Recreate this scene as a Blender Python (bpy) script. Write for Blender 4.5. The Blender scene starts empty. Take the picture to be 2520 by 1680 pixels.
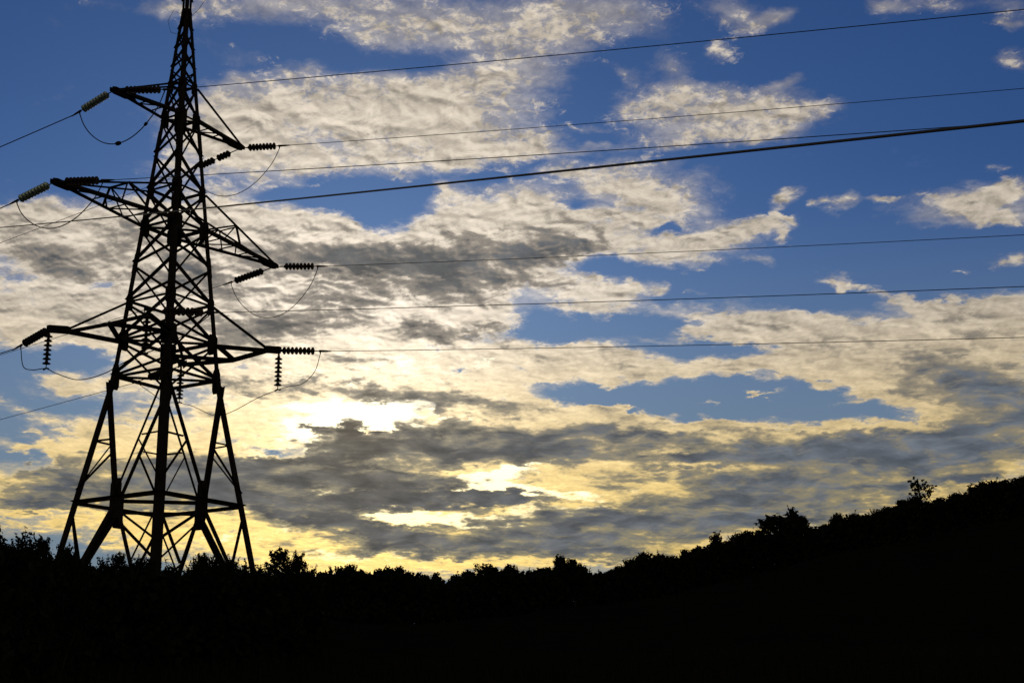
import bpy, bmesh, math, random
import numpy as np
from mathutils import Vector, Matrix, noise as mnoise
R = math.radians
scene = bpy.context.scene
col = scene.collection

# ------------------------------------------------------------------ camera
cam_data = bpy.data.cameras.new('camera')
cam = bpy.data.objects.new('camera', cam_data)
col.objects.link(cam)
cam_data.sensor_width = 36.0
cam_data.lens = 36.0 * 3400.0 / 2520.0
cam_data.clip_start = 0.1
cam_data.clip_end = 20000.0
cam.matrix_world = Matrix.Rotation(R(90 + 14.996), 4, 'X') @ Matrix.Rotation(R(-0.6206), 4, 'Z')
scene.camera = cam

# ------------------------------------------------------------------ exposure
scene.view_settings.view_transform = 'Standard'
scene.view_settings.look = 'None'
scene.view_settings.exposure = 0.0
scene.view_settings.gamma = 1.0
scene.view_settings.use_curve_mapping = False

# ------------------------------------------------------------------ sun
SUN_AZ, SUN_EL = -6.7, 12.0        # degrees, azimuth clockwise from +Y
sun_dir = Vector((math.sin(R(SUN_AZ)) * math.cos(R(SUN_EL)), math.cos(R(SUN_AZ)) * math.cos(R(SUN_EL)), math.sin(R(SUN_EL))))
sd = bpy.data.lights.new('sun', 'SUN')
sd.energy = 0.3                     # veiled by cloud
sd.angle = R(10)
sd.color = (1.0, 0.86, 0.66)
so = bpy.data.objects.new('sun', sd)
so.rotation_euler = sun_dir.to_track_quat('Z', 'Y').to_euler()
so.location = sun_dir * 500
col.objects.link(so)

# ------------------------------------------------------------------ sky
# The cloud deck is laid out by compass direction: azimuth, elevation (degrees),
# half widths, tilt, amount.  COVER = where cloud stands, THICK = where it is deep
# enough to go grey, BRIGHT = gaps where the veiled sun lights thin cloud through.
COVER = [
   (-12.69,28.16,3.06,0.55,4,0.75),(-7.99,28.24,4.23,0.8,-2,0.85),(-2.44,28.24,4.09,0.96,0,0.95),
   (2.76,28.02,3.14,0.96,-2,0.85),(1.44,26.77,2.21,0.89,-2,0.95),(-1.34,26.96,2.02,0.73,-9,0.7),
   (-11.16,26.14,2.11,0.82,-15,0.42),(4.62,28.12,2.58,0.8,-3,0.7),(-5.58,27.3,2.95,0.56,1,0.5),
   (-0.42,25.9,2.21,0.49,-1,0.6),(-9.01,26.03,1.08,0.32,12,0.77),(-14.98,28.03,1.06,0.31,6,0.7),
   (-18.25,27.66,1.03,0.31,7,0.49),(-7.33,24.08,5.99,1.23,5,1.4),(-2.81,24.19,3.46,1.4,0,1.4),
   (-11.41,23.71,2.84,1.22,14,1.1),(-11.68,21.9,2.63,0.82,3,0.95),(-6.75,22.3,4.49,0.74,1,1.1),
   (-1.36,23.04,2.17,0.66,-10,0.8),(-13.19,24.39,1.57,0.64,22,0.7),(-5,25.38,4.03,0.49,1,0.7),
   (-14.75,21.53,1.54,0.89,23,0.6),(0.63,22.78,1.81,0.3,-4,1.12),(-2.8,22.46,0.81,0.3,-9,0.98),
   (8.79,23.93,3.36,0.85,-2,1.6),(6.67,24.63,1.61,0.41,7,0.9),(11.13,24.32,1.41,0.57,-5,0.9),
   (7.27,25.89,0.97,0.83,-31,0.91),(9.47,26.39,0.67,0.52,13,1.19),(8.03,23,2.83,0.36,2,0.9),
   (5.44,25.67,0.8,0.33,-30,0.7),(13.19,23.65,1.21,0.29,-1,0.98),(11.91,22.96,1.56,0.33,2,0.84),
   (1.37,23.26,1,0.36,-1,1.12),(3.55,23.62,0.72,0.2,-2,0.7),(3.53,22.88,1.08,0.17,2,0.84),
   (10.12,28.01,1.44,0.6,-18,0.9),(11.55,27.72,0.87,0.33,17,0.84),(18.69,27.28,2.01,0.37,-9,0.9),
   (16.96,27.15,0.77,0.28,-17,0.84),(21.92,26.43,1.13,0.68,-10,0.7),(21.62,25.94,0.46,0.24,-19,0.84),
   (21.86,24.59,0.72,0.34,-9,1.12),(12.41,25.01,0.7,0.23,4,0.84),(5.45,21.15,2.92,0.91,-6,1.6),
   (6.49,20.44,2.11,0.42,-12,0.8),(4.77,22.09,2.32,0.3,2,0.84),(-1.55,20.05,2.86,1,-1,1.3),
   (0.61,20.87,1.26,0.83,-1,1.1),(1.3,19.69,1.96,0.67,-1,0.9),(-2.98,20.71,1.24,0.59,24,0.9),
   (-2.89,21.21,0.39,0.33,0,0.84),(19.66,19.32,2.59,0.67,-4,1.7),(20.82,19.73,1.4,0.44,4,0.9),
   (20.37,18.51,1.41,0.28,-7,1.12),(21.04,20.57,0.28,0.13,12,0.84),(12.08,20.33,0.68,0.28,5,1.19),
   (13.46,20.03,0.27,0.15,-5,1.05),(14.25,20.08,0.57,0.25,9,1.19),(15.9,20.11,0.6,0.15,-2,1.12),
   (11.9,19.72,0.44,0.12,-26,0.98),(11.73,18.96,0.3,0.2,25,0.84),(10.98,19.42,1.03,0.3,3,1.12),
   (10.72,17.95,0.65,0.15,-15,0.91),(20.85,17.1,0.62,0.25,-7,0.98),(18.78,17,0.22,0.06,-6,0.84),
   (6.41,18.77,4,0.75,0,1.25),(9.24,19.21,2.24,0.47,8,1),(3.26,19.64,1.6,0.5,-2,0.9),(4.33,19.86,1.95,0.23,-2,0.84),
   (7.43,17.98,1.56,0.27,-3,0.84),(-19.69,15.16,1.89,0.64,4,0.3),(-18.93,17.62,5.41,1.76,4,1.35),
   (-20.46,18.76,1.92,0.79,20,1),(-15.95,19.16,3.7,1.13,4,1.1),(-12.27,19.74,3.81,0.98,8,1.2),
   (-9.85,19.87,2.27,0.58,-3,1.1),(-10.15,18.53,4.53,0.99,2,1.3),(-6.86,19.14,1.23,0.58,1,1.2),
   (-7.58,19.87,0.88,0.3,2,0.84),(-5.26,18.01,5.83,1.51,0,1.5),(-0.14,18.2,3.89,1.35,-1,1.3),
   (-2.79,16.02,4.55,1.51,0,1.3),(-9.71,15.89,5.7,1.5,1,1.3),(-15.07,15.64,5.53,1.31,3,1.2),
   (-19.84,15.15,2.37,0.96,4,1.1),(-12.99,13.78,5.55,0.99,2,1),(-6.24,13.97,6.57,1,0,1.3),(3,16.46,2.62,0.76,10,1.05),
   (4.95,17.07,1.57,0.42,7,0.8),(6.87,17.17,0.69,0.27,21,0.98),(8.07,16.86,0.52,0.13,-8,0.84),
   (6.3,16.1,1.56,0.3,-5,1.12),(3.86,15.85,0.35,0.12,-2,0.84),(3.13,14.77,2.77,0.51,-8,1.1),
   (1.56,14.3,2.6,0.59,-1,1.1),(8.51,15.25,3.22,0.47,0,1.1),(10.71,15.13,2.84,0.75,-9,1.2),
   (14.01,14.51,3.72,0.74,-5,1.3),(18.09,14.74,4.03,0.8,-1,1.2),(17.21,15.63,1.28,0.29,-13,1.4),
   (14.03,16.89,0.99,0.2,-17,1.19),(15.32,16.45,1.14,0.15,-17,0.98),(20.51,15.39,1.15,0.35,6,1),
   (5.87,13.77,4.25,0.54,-2,1.2),(10.96,13.62,4.12,0.53,-1,1.1),(13.41,12.98,2.27,0.66,-19,1.1),
   (15.88,13.31,3.47,0.97,-5,1.3),(19.34,13.02,3.04,1.75,-5,1.4),(17.38,12.22,3.09,0.81,-15,1.1),
   (-0.19,13.48,3.46,0.76,-1,1.2),(6.77,14.83,1.03,0.13,-7,0.7),(5.14,12.62,0.27,0.08,-2,0.56),
   (10.38,12.41,1.17,0.12,5,2.66),(8.18,12.09,0.51,0.1,-2,2.1),(3.24,12.2,1.03,0.13,-7,1.68),
   (13.01,12.02,0.98,0.11,3,1.82),(-1.93,11.48,8.21,1.51,-1,1.6),(-9.59,12.07,2.7,0.83,1,1.2),
   (-7.5,9.29,9.47,1.32,0,1.6),(4.07,11.22,4.22,0.84,-10,1.4),(7.41,10.13,8.18,1.49,-3,1.6),
   (16.38,9.87,6.83,1.28,2,1.6),(3.98,8.39,8.28,1.49,-2,1.6),(13.87,8.22,7.67,1.13,-3,1.4),
   (-6.13,7.81,8.4,0.99,-5,1.5),(0.58,6.62,8.32,1.15,-1,1.5),(-7.75,6.16,5.82,0.81,0,1.3),
   (-14.17,11.27,3.28,0.73,2,1),(-17.18,10.98,2.22,0.64,11,0.95),(-19.87,11.64,1.86,0.31,-11,0.98),
   (-19.77,10.37,0.92,0.16,3,0.98),(-17.11,9.86,1.74,0.29,-8,1.19),(-14.72,9.63,3.24,0.81,2,1.1),
   (-19.05,8.98,3.89,0.44,-1,1.1),(-15.9,8.14,4.8,0.64,1,1.2),(-19.59,8.1,1.83,0.31,2,1.26),
   (-18.15,7.12,4.68,0.47,1,0.9),(-13.47,7.07,3.23,0.72,1,0.9),(-19.05,12.96,1.41,0.45,-9,0.85),
   (-16.19,12.81,2.1,0.48,-5,0.8),(18.88,11.46,3.03,0.64,-5,1.1),(-16.93,16.62,0.73,0.23,12,-0.9),
   (-19.9,15.81,0.41,0.22,5,-0.9),(-20.27,16.55,0.63,0.19,30,-0.6),(-20.4,15.26,0.47,0.28,35,-0.6),
   (-19.4,13.5,2.36,0.45,8,-1.2),(-17.95,14,0.95,0.29,9,-0.7),(-11.49,13.75,0.75,0.12,2,-0.8),
   (-6.37,20.99,2.32,0.5,1,-1.1),(-5.47,20.09,2.13,0.63,1,-1.4),(-9.89,20.85,1.76,0.2,10,-0.6),
   (-7.74,19.37,1.05,0.27,2,-0.6),(-10.86,18.99,0.69,0.17,-7,-0.7),(-3.52,21.12,0.53,0.85,-23,-0.5),
   (-8.66,20.74,1.94,0.36,8,-0.6),(2.93,20.49,0.45,0.27,-2,-0.7),(1.31,19.94,0.45,0.15,-1,-0.6),
   (3.44,19.55,0.5,0.22,-2,-0.8),(6.45,19.52,0.39,0.17,-3,-0.7),(1.15,15.99,1.31,1.04,-1,-1.5),
   (2.8,15.42,2.61,0.34,3,-1.1),(5.41,15.51,2.07,0.27,-7,-1),(6.37,17.66,4.15,0.4,-6,-1),
   (3.92,18.03,1.05,0.2,-11,-0.6),(0.16,13.95,1.56,0.3,-1,-1.4),(-2.44,13.8,0.55,0.3,0,-1.4),
   (2.07,13.7,1.04,0.2,-6,-0.9),(-3.14,14.67,0.7,0.13,0,-0.6),(-0.37,12.64,0.52,0.17,-1,-0.9),
   (3.01,16.63,0.32,0.24,-1,-0.4),(5.43,16.05,1.04,0.24,-12,-0.5),(5.13,12.37,3.56,0.5,-10,-1.5),
   (10.04,12.26,4.77,0.6,-5,-1.7),(14.14,11.79,1.77,0.26,-4,-0.9),(2.4,13.02,1.89,0.3,-6,-0.7),
   (10.16,14.3,3.99,0.27,-6,-1),(16.19,11.25,0.79,0.11,-8,-0.9),(0.45,9.31,1.19,0.15,5,-1.7),
   (-10.04,10.6,0.92,0.17,1,-1),(-10.25,11.97,0.33,0.2,1,-0.6),(-14.52,11.75,0.97,0.23,2,-0.7),
   (-19.27,9.77,1.38,0.4,3,-0.5),(-11.86,10.77,0.99,0.23,1,-0.6),(-11.06,7.19,0.98,0.16,1,-0.8),
   (15.93,13.92,0.96,0.16,-5,-0.5),(14.77,13.71,0.97,0.13,-4,-0.5),
]
THICK = [
   (-18.79,9.47,4.07,0.38,2,0.9),(-19.81,10.85,2.47,0.25,3,0.5),(-17.46,8.17,4.09,0.22,2,0.8),
   (-15.49,9.12,3.21,0.32,2,0.7),(-19.72,17.55,3.22,0.32,5,0.4),(-16.05,18.18,2.5,0.26,4,0.4),
   (-18.84,16.35,2.57,0.22,4,0.35),(-17.12,14.7,2.59,0.19,3,0.3),(-9.62,13.23,2.71,0.2,1,0.5),
   (-12.05,14.97,2.36,0.5,2,0.3),(7.61,14.46,3.39,0.17,-3,0.25),(14.31,14.07,4.17,0.2,-5,0.3),
   (0.37,16.51,1.58,0.27,-1,0.4),(8.93,7.11,5.32,0.56,-2,0.75),(14.75,9.31,6.48,0.55,0,0.5),
   (13.04,7.86,4.71,0.36,-3,0.6),(3.95,7.4,4.33,0.4,-1,0.5),(10.8,10.98,0.99,0.13,2,0.4),(2.33,10.09,2.21,0.3,-1,0.4),
   (5.02,9.2,3.02,0.27,-2,0.4),(9.86,9.05,3.26,0.26,-2,0.45),(5.76,11.01,3.03,0.23,-8,0.5),
   (-9.84,19.37,2.09,0.3,2,0.25),(-15.14,16.94,3.35,0.49,3,0.3),(-17.42,19.04,2.31,0.29,5,0.35),
   (-13.54,18.02,2.03,0.49,3,0.35),(-1.38,18.37,2.48,0.5,-1,0.5),(-5.42,17,2.8,0.4,1,0.4),
   (1.61,17.33,1.58,0.3,-1,0.35),(-6.67,18.45,2.99,0.5,-2,1.3),(-3.68,17.95,3.18,0.67,0,1),
   (0.58,18.83,2.66,0.5,-1,1.3),(3.07,18.98,1.06,0.37,-2,0.7),(-1.38,17.36,3.17,0.67,-1,0.5),
   (-9.77,17.55,2.77,0.66,2,0.55),(-12.14,16.95,2.73,0.49,2,0.3),(-11.06,15.51,2.55,0.63,5,0.95),
   (-8.01,16.28,1.9,0.47,1,0.5),(-4.53,15.67,1.57,0.34,-9,0.6),(-2.27,15.18,1.57,0.42,0,0.8),
   (-0.17,15.33,1.22,0.24,-1,0.5),(-6.76,14.13,1.2,0.23,1,0.5),(-18.02,18.35,3.29,0.55,4,0.55),
   (-20.4,18.12,0.95,0.28,6,0.4),(-19.36,16.95,2.24,0.32,5,0.25),(-16.49,17.34,2.64,0.32,4,0.2),
   (-10.96,13.03,1.68,0.23,2,0.4),(-5.36,12.89,3.27,0.27,-6,0.7),(-2.78,12.48,3.1,0.34,-5,0.6),
   (-10.61,12.71,1.17,0.33,2,0.5),(-8.06,11.49,0.57,0.17,1,2.4),(-6.79,11.45,0.41,0.43,1,2.2),
   (-7.2,10.75,1.61,0.37,5,2.6),(-5.17,10.84,1.53,0.33,0,2.2),(-2.27,10.54,4.95,0.5,-1,1.6),
   (-4.49,11.56,1.02,0.23,-12,1),(-2.96,11.81,1.2,0.34,-10,0.9),(0.64,11.12,3.42,0.44,-1,0.8),
   (2.7,11.25,1.71,0.23,-1,0.6),(-10.5,9.65,3.16,0.49,-3,1.8),(-7,9.54,3.37,0.46,-4,1.6),(-4.81,9.3,3.05,0.27,0,1),
   (-3.12,8.56,3.38,0.22,0,2.2),(-4.46,8.51,4.39,0.27,0,1.2),(-0.58,8.49,2.03,0.13,-1,0.5),
   (-10.46,8.51,3.81,0.49,-3,1.4),(-7.29,7.64,4.01,0.33,-14,1.7),(-3.11,6.82,5.03,0.43,-6,1.2),
   (1.43,6.94,3.67,0.5,-11,1),(-6.44,6.49,2.66,0.23,-5,0.7),(3.93,6.57,4.15,0.46,-1,0.8),(3.12,7.74,2.68,0.3,-9,1),
   (5.79,11.68,4.37,0.23,-8,0.35),(4.04,10.39,2.54,0.27,-2,0.45),(7.44,10.79,3.34,0.27,-2,0.5),
   (13.2,10.13,4.14,0.42,1,1.8),(18.44,10.14,3.63,0.57,1,1.9),(9.08,10.03,2.81,0.25,1,1.4),
   (15.54,9.27,5.39,0.48,0,0.6),(12.29,8.62,4.14,0.36,-3,0.8),(8.16,8.28,3.61,0.36,-2,0.7),
   (6.47,7.51,3.3,0.43,-6,0.8),(11.4,7.51,3.2,0.39,-2,0.8),(17.84,8.66,2.29,0.14,2,0.8),(15.43,7.91,2.49,0.16,3,0.6),
   (19.29,12.55,2.14,0.64,-5,1.1),(20.12,11.52,1.66,0.63,-5,1.5),(17.46,13.1,1.88,0.35,-5,0.5),
   (15.8,12.33,1.27,0.19,-4,0.45),(18.12,11.68,1.7,0.19,-5,0.5),(19.91,14.09,1.08,0.25,-6,0.45),
   (18.89,14.83,0.94,0.16,-6,0.3),(8.36,19.18,1.04,0.23,6,0.4),(5.04,14.89,0.69,0.17,-2,0.15),
   (5.86,13.52,1.37,0.2,-2,0.2),(-14.07,9.48,2.43,0.42,2,0.8),(-19.02,8.51,3.56,0.25,2,0.9),
   (-17.76,8,2.18,0.14,2,0.6),(-13.08,9.02,1.46,0.49,1,0.8),(-15.38,7.35,1.58,0.19,1,0.4),
   (-19.39,9.44,1.38,0.13,3,0.4),(-19.94,12.43,0.93,0.22,4,0.4),
]
BRIGHT = [
   (-7.32,8.83,2.52,0.08,0,1.3),(-10.81,9.07,1.98,0.07,4,0.5),(0.93,7.28,2.02,0.1,-6,0.8),(1.62,8.63,2.87,0.17,-1,1),
   (2.62,7.88,2.52,0.27,-5,0.9),(0.45,9.75,1.53,0.08,9,1),(-11.69,6.86,1.95,0.16,5,0.7),(-2.78,9.3,1.02,0.13,8,1.2),
   (4.45,7.22,1,0.2,-6,0.6),(9.26,7.1,0.33,0.13,-2,0.5),(-7.74,12.22,1.95,0.43,1,1.2),(-5.87,12.1,1.88,0.5,0,2.2),
   (-4.83,11.39,1.53,0.23,-23,2),(-7.69,10.2,0.87,0.18,-9,2.4),(-9.23,11.41,0.84,0.4,1,0.7),
   (-8.22,11.27,1.18,0.4,1,1),(-5.87,12.38,1.03,0.17,1,1.2),(-3.21,11.98,0.41,0.2,-10,1.1),
   (-1.93,11.81,0.41,0.18,-10,0.9),(-6.57,13.46,5.17,0.33,0,0.5),(-4.17,14.16,4.51,0.3,0,0.5),
   (-1.59,9.37,1.87,0.22,5,2.2),(-0.74,9.01,1.87,0.17,-5,1.8),(-3.45,8.86,1.52,0.07,0,1.6),
   (-5.3,8.11,1.26,0.21,-14,2.4),(-2.78,7.69,2.36,0.23,-5,2.2),(-9.11,7.43,0.99,0.15,8,1),
   (-6.48,8.88,0.23,0.17,0,0.9),(-4.72,8.81,0.3,0.1,0,1),(-9.54,10.75,1.51,0.5,1,0.5),(-0.25,7.79,2.02,0.27,-1,0.6),
   (-4.44,6.25,2.84,0.26,0,0.6),(-7.75,6.08,1.49,0.23,0,0.5),(-9.66,14.39,3.42,0.33,1,0.3),
]



world = bpy.data.worlds.new('World')
scene.world = world
world.use_nodes = True
NT = world.node_tree
NT.nodes.clear()
def nd(t, **kw):
    n = NT.nodes.new(t)
    for k, v in kw.items(): setattr(n, k, v)
    return n
def lk(a, b): NT.links.new(a, b)
def put(sock, v):
    if isinstance(v, bpy.types.NodeSocket): lk(v, sock)
    else: sock.default_value = v
def M(op, a, b=None, c=None, clamp=False):
    n = nd('ShaderNodeMath', operation=op, use_clamp=clamp)
    put(n.inputs[0], a)
    if b is not None: put(n.inputs[1], b)
    if c is not None: put(n.inputs[2], c)
    return n.outputs[0]
def VM(op, a, b=None):
    n = nd('ShaderNodeVectorMath', operation=op)
    put(n.inputs[0], a)
    if b is not None: put(n.inputs[1], b)
    return n.outputs[0]
def SS(v, lo, hi, a=0.0, b=1.0):
    n = nd('ShaderNodeMapRange', interpolation_type='SMOOTHSTEP')
    put(n.inputs[0], v); n.inputs[1].default_value = lo; n.inputs[2].default_value = hi
    n.inputs[3].default_value = a; n.inputs[4].default_value = b
    return n.outputs[0]
def NOISE(vec, scale, detail=6, rough=0.55, lac=2.0, dist=0.0, colour=False):
    n = nd('ShaderNodeTexNoise', noise_dimensions='3D')
    lk(vec, n.inputs['Vector'])
    n.inputs['Scale'].default_value = scale; n.inputs['Detail'].default_value = detail
    n.inputs['Roughness'].default_value = rough; n.inputs['Lacunarity'].default_value = lac
    n.inputs['Distortion'].default_value = dist
    return n.outputs['Color' if colour else 'Fac']
def MIX(f, a, b):
    n = nd('ShaderNodeMix', data_type='RGBA')
    put(n.inputs['Factor'], f)
    put(n.inputs[6], a if isinstance(a, bpy.types.NodeSocket) else (*a, 1))
    put(n.inputs[7], b if isinstance(b, bpy.types.NodeSocket) else (*b, 1))
    return n.outputs[2]
def BLOBS(vec, table):
    acc = None
    for (a, e, ra, re_, rot, w) in table:
        m = nd('ShaderNodeMapping', vector_type='TEXTURE')
        lk(vec, m.inputs[0])
        m.inputs[1].default_value = (a, e, 0)
        m.inputs[2].default_value = (0, 0, R(rot))
        m.inputs[3].default_value = (ra * 1.75, re_ * 1.75, 1)
        g = nd('ShaderNodeTexGradient', gradient_type='SPHERICAL')
        lk(m.outputs[0], g.inputs[0])
        acc = M('MULTIPLY_ADD', g.outputs[1], w, 0.0 if acc is None else acc)
    return acc

geo = nd('ShaderNodeTexCoord')
direc = geo.outputs['Generated']
sep = nd('ShaderNodeSeparateXYZ'); lk(direc, sep.inputs[0])
dx, dy, dz = sep.outputs
az = M('MULTIPLY', M('ARCTAN2', dx, dy), 57.29578)
el = M('MULTIPLY', M('ARCSINE', dz), 57.29578)
cmb = nd('ShaderNodeCombineXYZ'); lk(az, cmb.inputs[0]); lk(el, cmb.inputs[1])
AE = cmb.outputs[0]
# cloud-sheet coordinates: features flatten towards the horizon
den = M('ADD', M('MAXIMUM', dz, 0.0), 0.20)
cp = nd('ShaderNodeCombineXYZ')
lk(M('DIVIDE', dx, den), cp.inputs[0]); lk(M('DIVIDE', dy, den), cp.inputs[1])
P = cp.outputs[0]
rotm = nd('ShaderNodeMapping'); lk(P, rotm.inputs[0]); rotm.inputs[2].default_value = (0, 0, R(-14))
P = rotm.outputs[0]

# ragged outlines: wander the layout coordinates
w1 = VM('SUBTRACT', NOISE(P, 7.0, 2, .5, colour=True), (0.5, 0.5, 0.5))
w2 = VM('SUBTRACT', NOISE(P, 26.0, 4, .6, colour=True), (0.5, 0.5, 0.5))
q = VM('ADD', AE, VM('MULTIPLY', w1, (2.2, 1.1, 0)))
q = VM('ADD', q, VM('MULTIPLY', w2, (1.8, 0.9, 0)))

n_mid = NOISE(P, 13.0, 8, .59, dist=.3)
n_fine = NOISE(P, 52.0, 6, .68, dist=.8)
n_big = NOISE(P, 4.0, 4, .55)
n_gran = NOISE(P, 100.0, 4, .62, dist=.6)
n_sh0 = NOISE(P, 9.0, 9, .64, dist=.5)
def PUFF(vec, scale):
    # cauliflower cells: 0 in the seams, 1 on the crowns
    v = nd('ShaderNodeTexVoronoi', feature='SMOOTH_F1', voronoi_dimensions='2D')
    lk(vec, v.inputs['Vector']); v.inputs['Scale'].default_value = scale
    v.inputs['Smoothness'].default_value = 0.35
    return M('SUBTRACT', 1.0, M('MULTIPLY', v.outputs['Distance'], 1.35))
Pw = VM('ADD', P, VM('MULTIPLY', w2, (0.09, 0.09, 0)))
puff = M('ADD', M('MULTIPLY', PUFF(Pw, 13.0), .6), M('MULTIPLY', PUFF(Pw, 31.0), .4))
C = BLOBS(q, COVER)
# sky outside the photographed part gets scattered cloud of its own
out_m = M('MAXIMUM', SS(M('ABSOLUTE', az), 21.5, 30), SS(el, 31, 40))
C = M('ADD', C, M('MULTIPLY', out_m, M('MULTIPLY_ADD', n_big, 1.4, M('MULTIPLY', SS(el, 20, 6), .5))))
few = SS(C, -0.05, 0.25, 0.25, 1.0)
high = SS(el, 17, 27)
dens = M('ADD', C, M('MULTIPLY', M('SUBTRACT', n_mid, 0.5), 1.9))
dens = M('ADD', dens, M('MULTIPLY', M('SUBTRACT', n_fine, 0.5), M('MULTIPLY_ADD', high, 1.2, 0.8)))
dens = M('ADD', dens, M('MULTIPLY', M('SUBTRACT', n_gran, 0.5), M('MULTIPLY_ADD', high, 1.7, 0.15)))
dens = M('ADD', dens, M('MULTIPLY', M('SUBTRACT', puff, 0.55), 0.45))
dens = M('ADD', C, M('MULTIPLY', M('SUBTRACT', dens, C), few))
soft = M('MULTIPLY_ADD', high, 0.5, 0.72)
alpha = SS(M('DIVIDE', M('SUBTRACT', dens, 0.45), soft), 0.0, 1.0)
veil = SS(M('ADD', M('MULTIPLY', C, 1.1), M('ADD', M('MULTIPLY', M('SUBTRACT', n_sh0, .5), 1.6), M('MULTIPLY', M('SUBTRACT', n_fine, .5), .7))), 0.2, 1.5, 0.0, 0.5)
alpha = M('MAXIMUM', alpha, veil)

# grey depth
q2 = VM('ADD', AE, VM('MULTIPLY', w1, (1.6, 0.7, 0)))
q2 = VM('ADD', q2, VM('MULTIPLY', w2, (2.2, 1.1, 0)))
T = BLOBS(q2, THICK)
n_sh = n_sh0
off = VM('ADD', P, (0.003, -0.016, 0.0))
n_b1 = NOISE(P, 23.0, 4, .55, dist=.35)
bumps = M('MULTIPLY', SS(el, 11, 19, .25, 1.0), M('SUBTRACT', NOISE(VM('ADD', P, (0.002, -0.009, 0.0)), 23.0, 4, .55, dist=.35), n_b1))
relief = M('SUBTRACT', NOISE(off, 13.0, 8, .59, dist=.3), n_mid)
T = M('SUBTRACT', 1.0, M('POWER', 2.71828, M('MULTIPLY', T, -1.0)))
stv = nd('ShaderNodeMapping'); lk(VM('ADD', AE, VM('MULTIPLY', w1, (1.5, 1.2, 0))), stv.inputs[0])
stv.inputs[3].default_value = (0.32, 1.5, 1); stv.inputs[2].default_value = (0, 0, R(-1.5))
n_str = NOISE(stv.outputs[0], 1.0, 6, .54, dist=.5)
lowb = SS(el, 17.0, 10.0)
thick = M('ADD', M('MULTIPLY', T, 1.5), M('ADD', M('MULTIPLY', M('SUBTRACT', n_sh, 0.5), M('MULTIPLY_ADD', lowb, -0.4, 1.1)), M('MULTIPLY', M('SUBTRACT', n_mid, 0.5), M('MULTIPLY_ADD', lowb, -0.4, 1.5))))
thick = M('ADD', thick, M('MULTIPLY', M('SUBTRACT', n_str, 0.5), M('MULTIPLY', lowb, 2.3)))
thick = M('ADD', thick, M('MULTIPLY', M('SUBTRACT', puff, .6), .5))
thick = M('ADD', thick, M('ADD', M('MULTIPLY', relief, SS(el, 10, 18, 1.4, 2.6)), M('MULTIPLY', bumps, 2.4)))
thick = M('ADD', thick, SS(dens, 0.7, 2.4, -0.16, 0.06))
thick = M('MULTIPLY', thick, SS(dens, 0.55, 1.25))
D = SS(thick, -0.2, 1.4)

# nearness to the sun
dot = nd('ShaderNodeVectorMath', operation='DOT_PRODUCT'); lk(direc, dot.inputs[0]); dot.inputs[1].default_value = tuple(sun_dir)
ang = M('MULTIPLY', M('ARCCOSINE', M('MINIMUM', dot.outputs['Value'], 0.99999)), 57.29578)
near = M('POWER', 2.71828, M('MULTIPLY', ang, -0.10))
nearer = M('POWER', 2.71828, M('MULTIPLY', M('MULTIPLY', ang, ang), -0.03))
low = SS(el, 17.0, 6.0)

# clear air
skyn = nd('ShaderNodeTexSky', sky_type='NISHITA')
skyn.sun_disc = False; skyn.sun_elevation = R(SUN_EL); skyn.sun_rotation = R(SUN_AZ)
skyn.air_density = 1.0; skyn.dust_density = 0.4; skyn.ozone_density = 3.0
K = 10.0                                     # colours below are given at strength 0.1
blue = MIX(1.0, skyn.outputs[0], skyn.outputs[0])
tint = nd('ShaderNodeMix', data_type='RGBA', blend_type='MULTIPLY'); tint.inputs[0].default_value = 1
lk(skyn.outputs[0], tint.inputs[6]); tint.inputs[7].default_value = (0.165, 0.275, 0.49, 1)
clear = MIX(SS(el, 22.0, 5.0), tint.outputs[2], tuple(K * v for v in (.17, .23, .285)))

rim = M('MULTIPLY', SS(dens, 1.3, 0.75), M('MULTIPLY', near, 0.45))
warm = MIX(low, tuple(K * v for v in (.57, .50, .41)), tuple(K * v for v in (.84, .60, .20)))
lit = nd('ShaderNodeVectorMath', operation='SCALE'); lk(warm, lit.inputs[0])
tfl = nd('ShaderNodeMix', data_type='FLOAT'); lk(high, tfl.inputs[0]); lk(SS(n_mid, .25, .75, 1.12, .84), tfl.inputs[2]); lk(SS(n_mid, .25, .75, .74, 1.16), tfl.inputs[3])
tex = M('MULTIPLY', tfl.outputs[0], M('MULTIPLY', SS(n_fine, .25, .75, .86, 1.12), SS(bumps, -.14, .14, 1.22, .78)))
lk(M('MULTIPLY', tex, M('ADD', M('ADD', M('MULTIPLY_ADD', near, 1.15, M('MULTIPLY', nearer, 0.35)), 0.80), rim)), lit.inputs[3])
grey = MIX(near, tuple(K * v for v in (.10, .12, .15)), tuple(K * v for v in (.125, .108, .082)))
midc = nd('ShaderNodeVectorMath', operation='SCALE'); lk(MIX(low, tuple(K * v for v in (.30, .265, .225)), tuple(K * v for v in (.31, .27, .17))), midc.inputs[0])
lk(M('MULTIPLY_ADD', near, 0.45, 0.78), midc.inputs[3])
greyv = nd('ShaderNodeVectorMath', operation='SCALE'); lk(grey, greyv.inputs[0])
lk(M('MULTIPLY', SS(n_mid, .25, .75, 1.5, .75), SS(n_str, .3, .7, 1.3, .85)), greyv.inputs[3])
cloudc = MIX(SS(D, 0.45, 1.0), MIX(SS(D, 0.0, 0.55), lit.outputs[0], midc.outputs[0]), greyv.outputs[0])
skyc = MIX(alpha, clear, cloudc)
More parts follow.
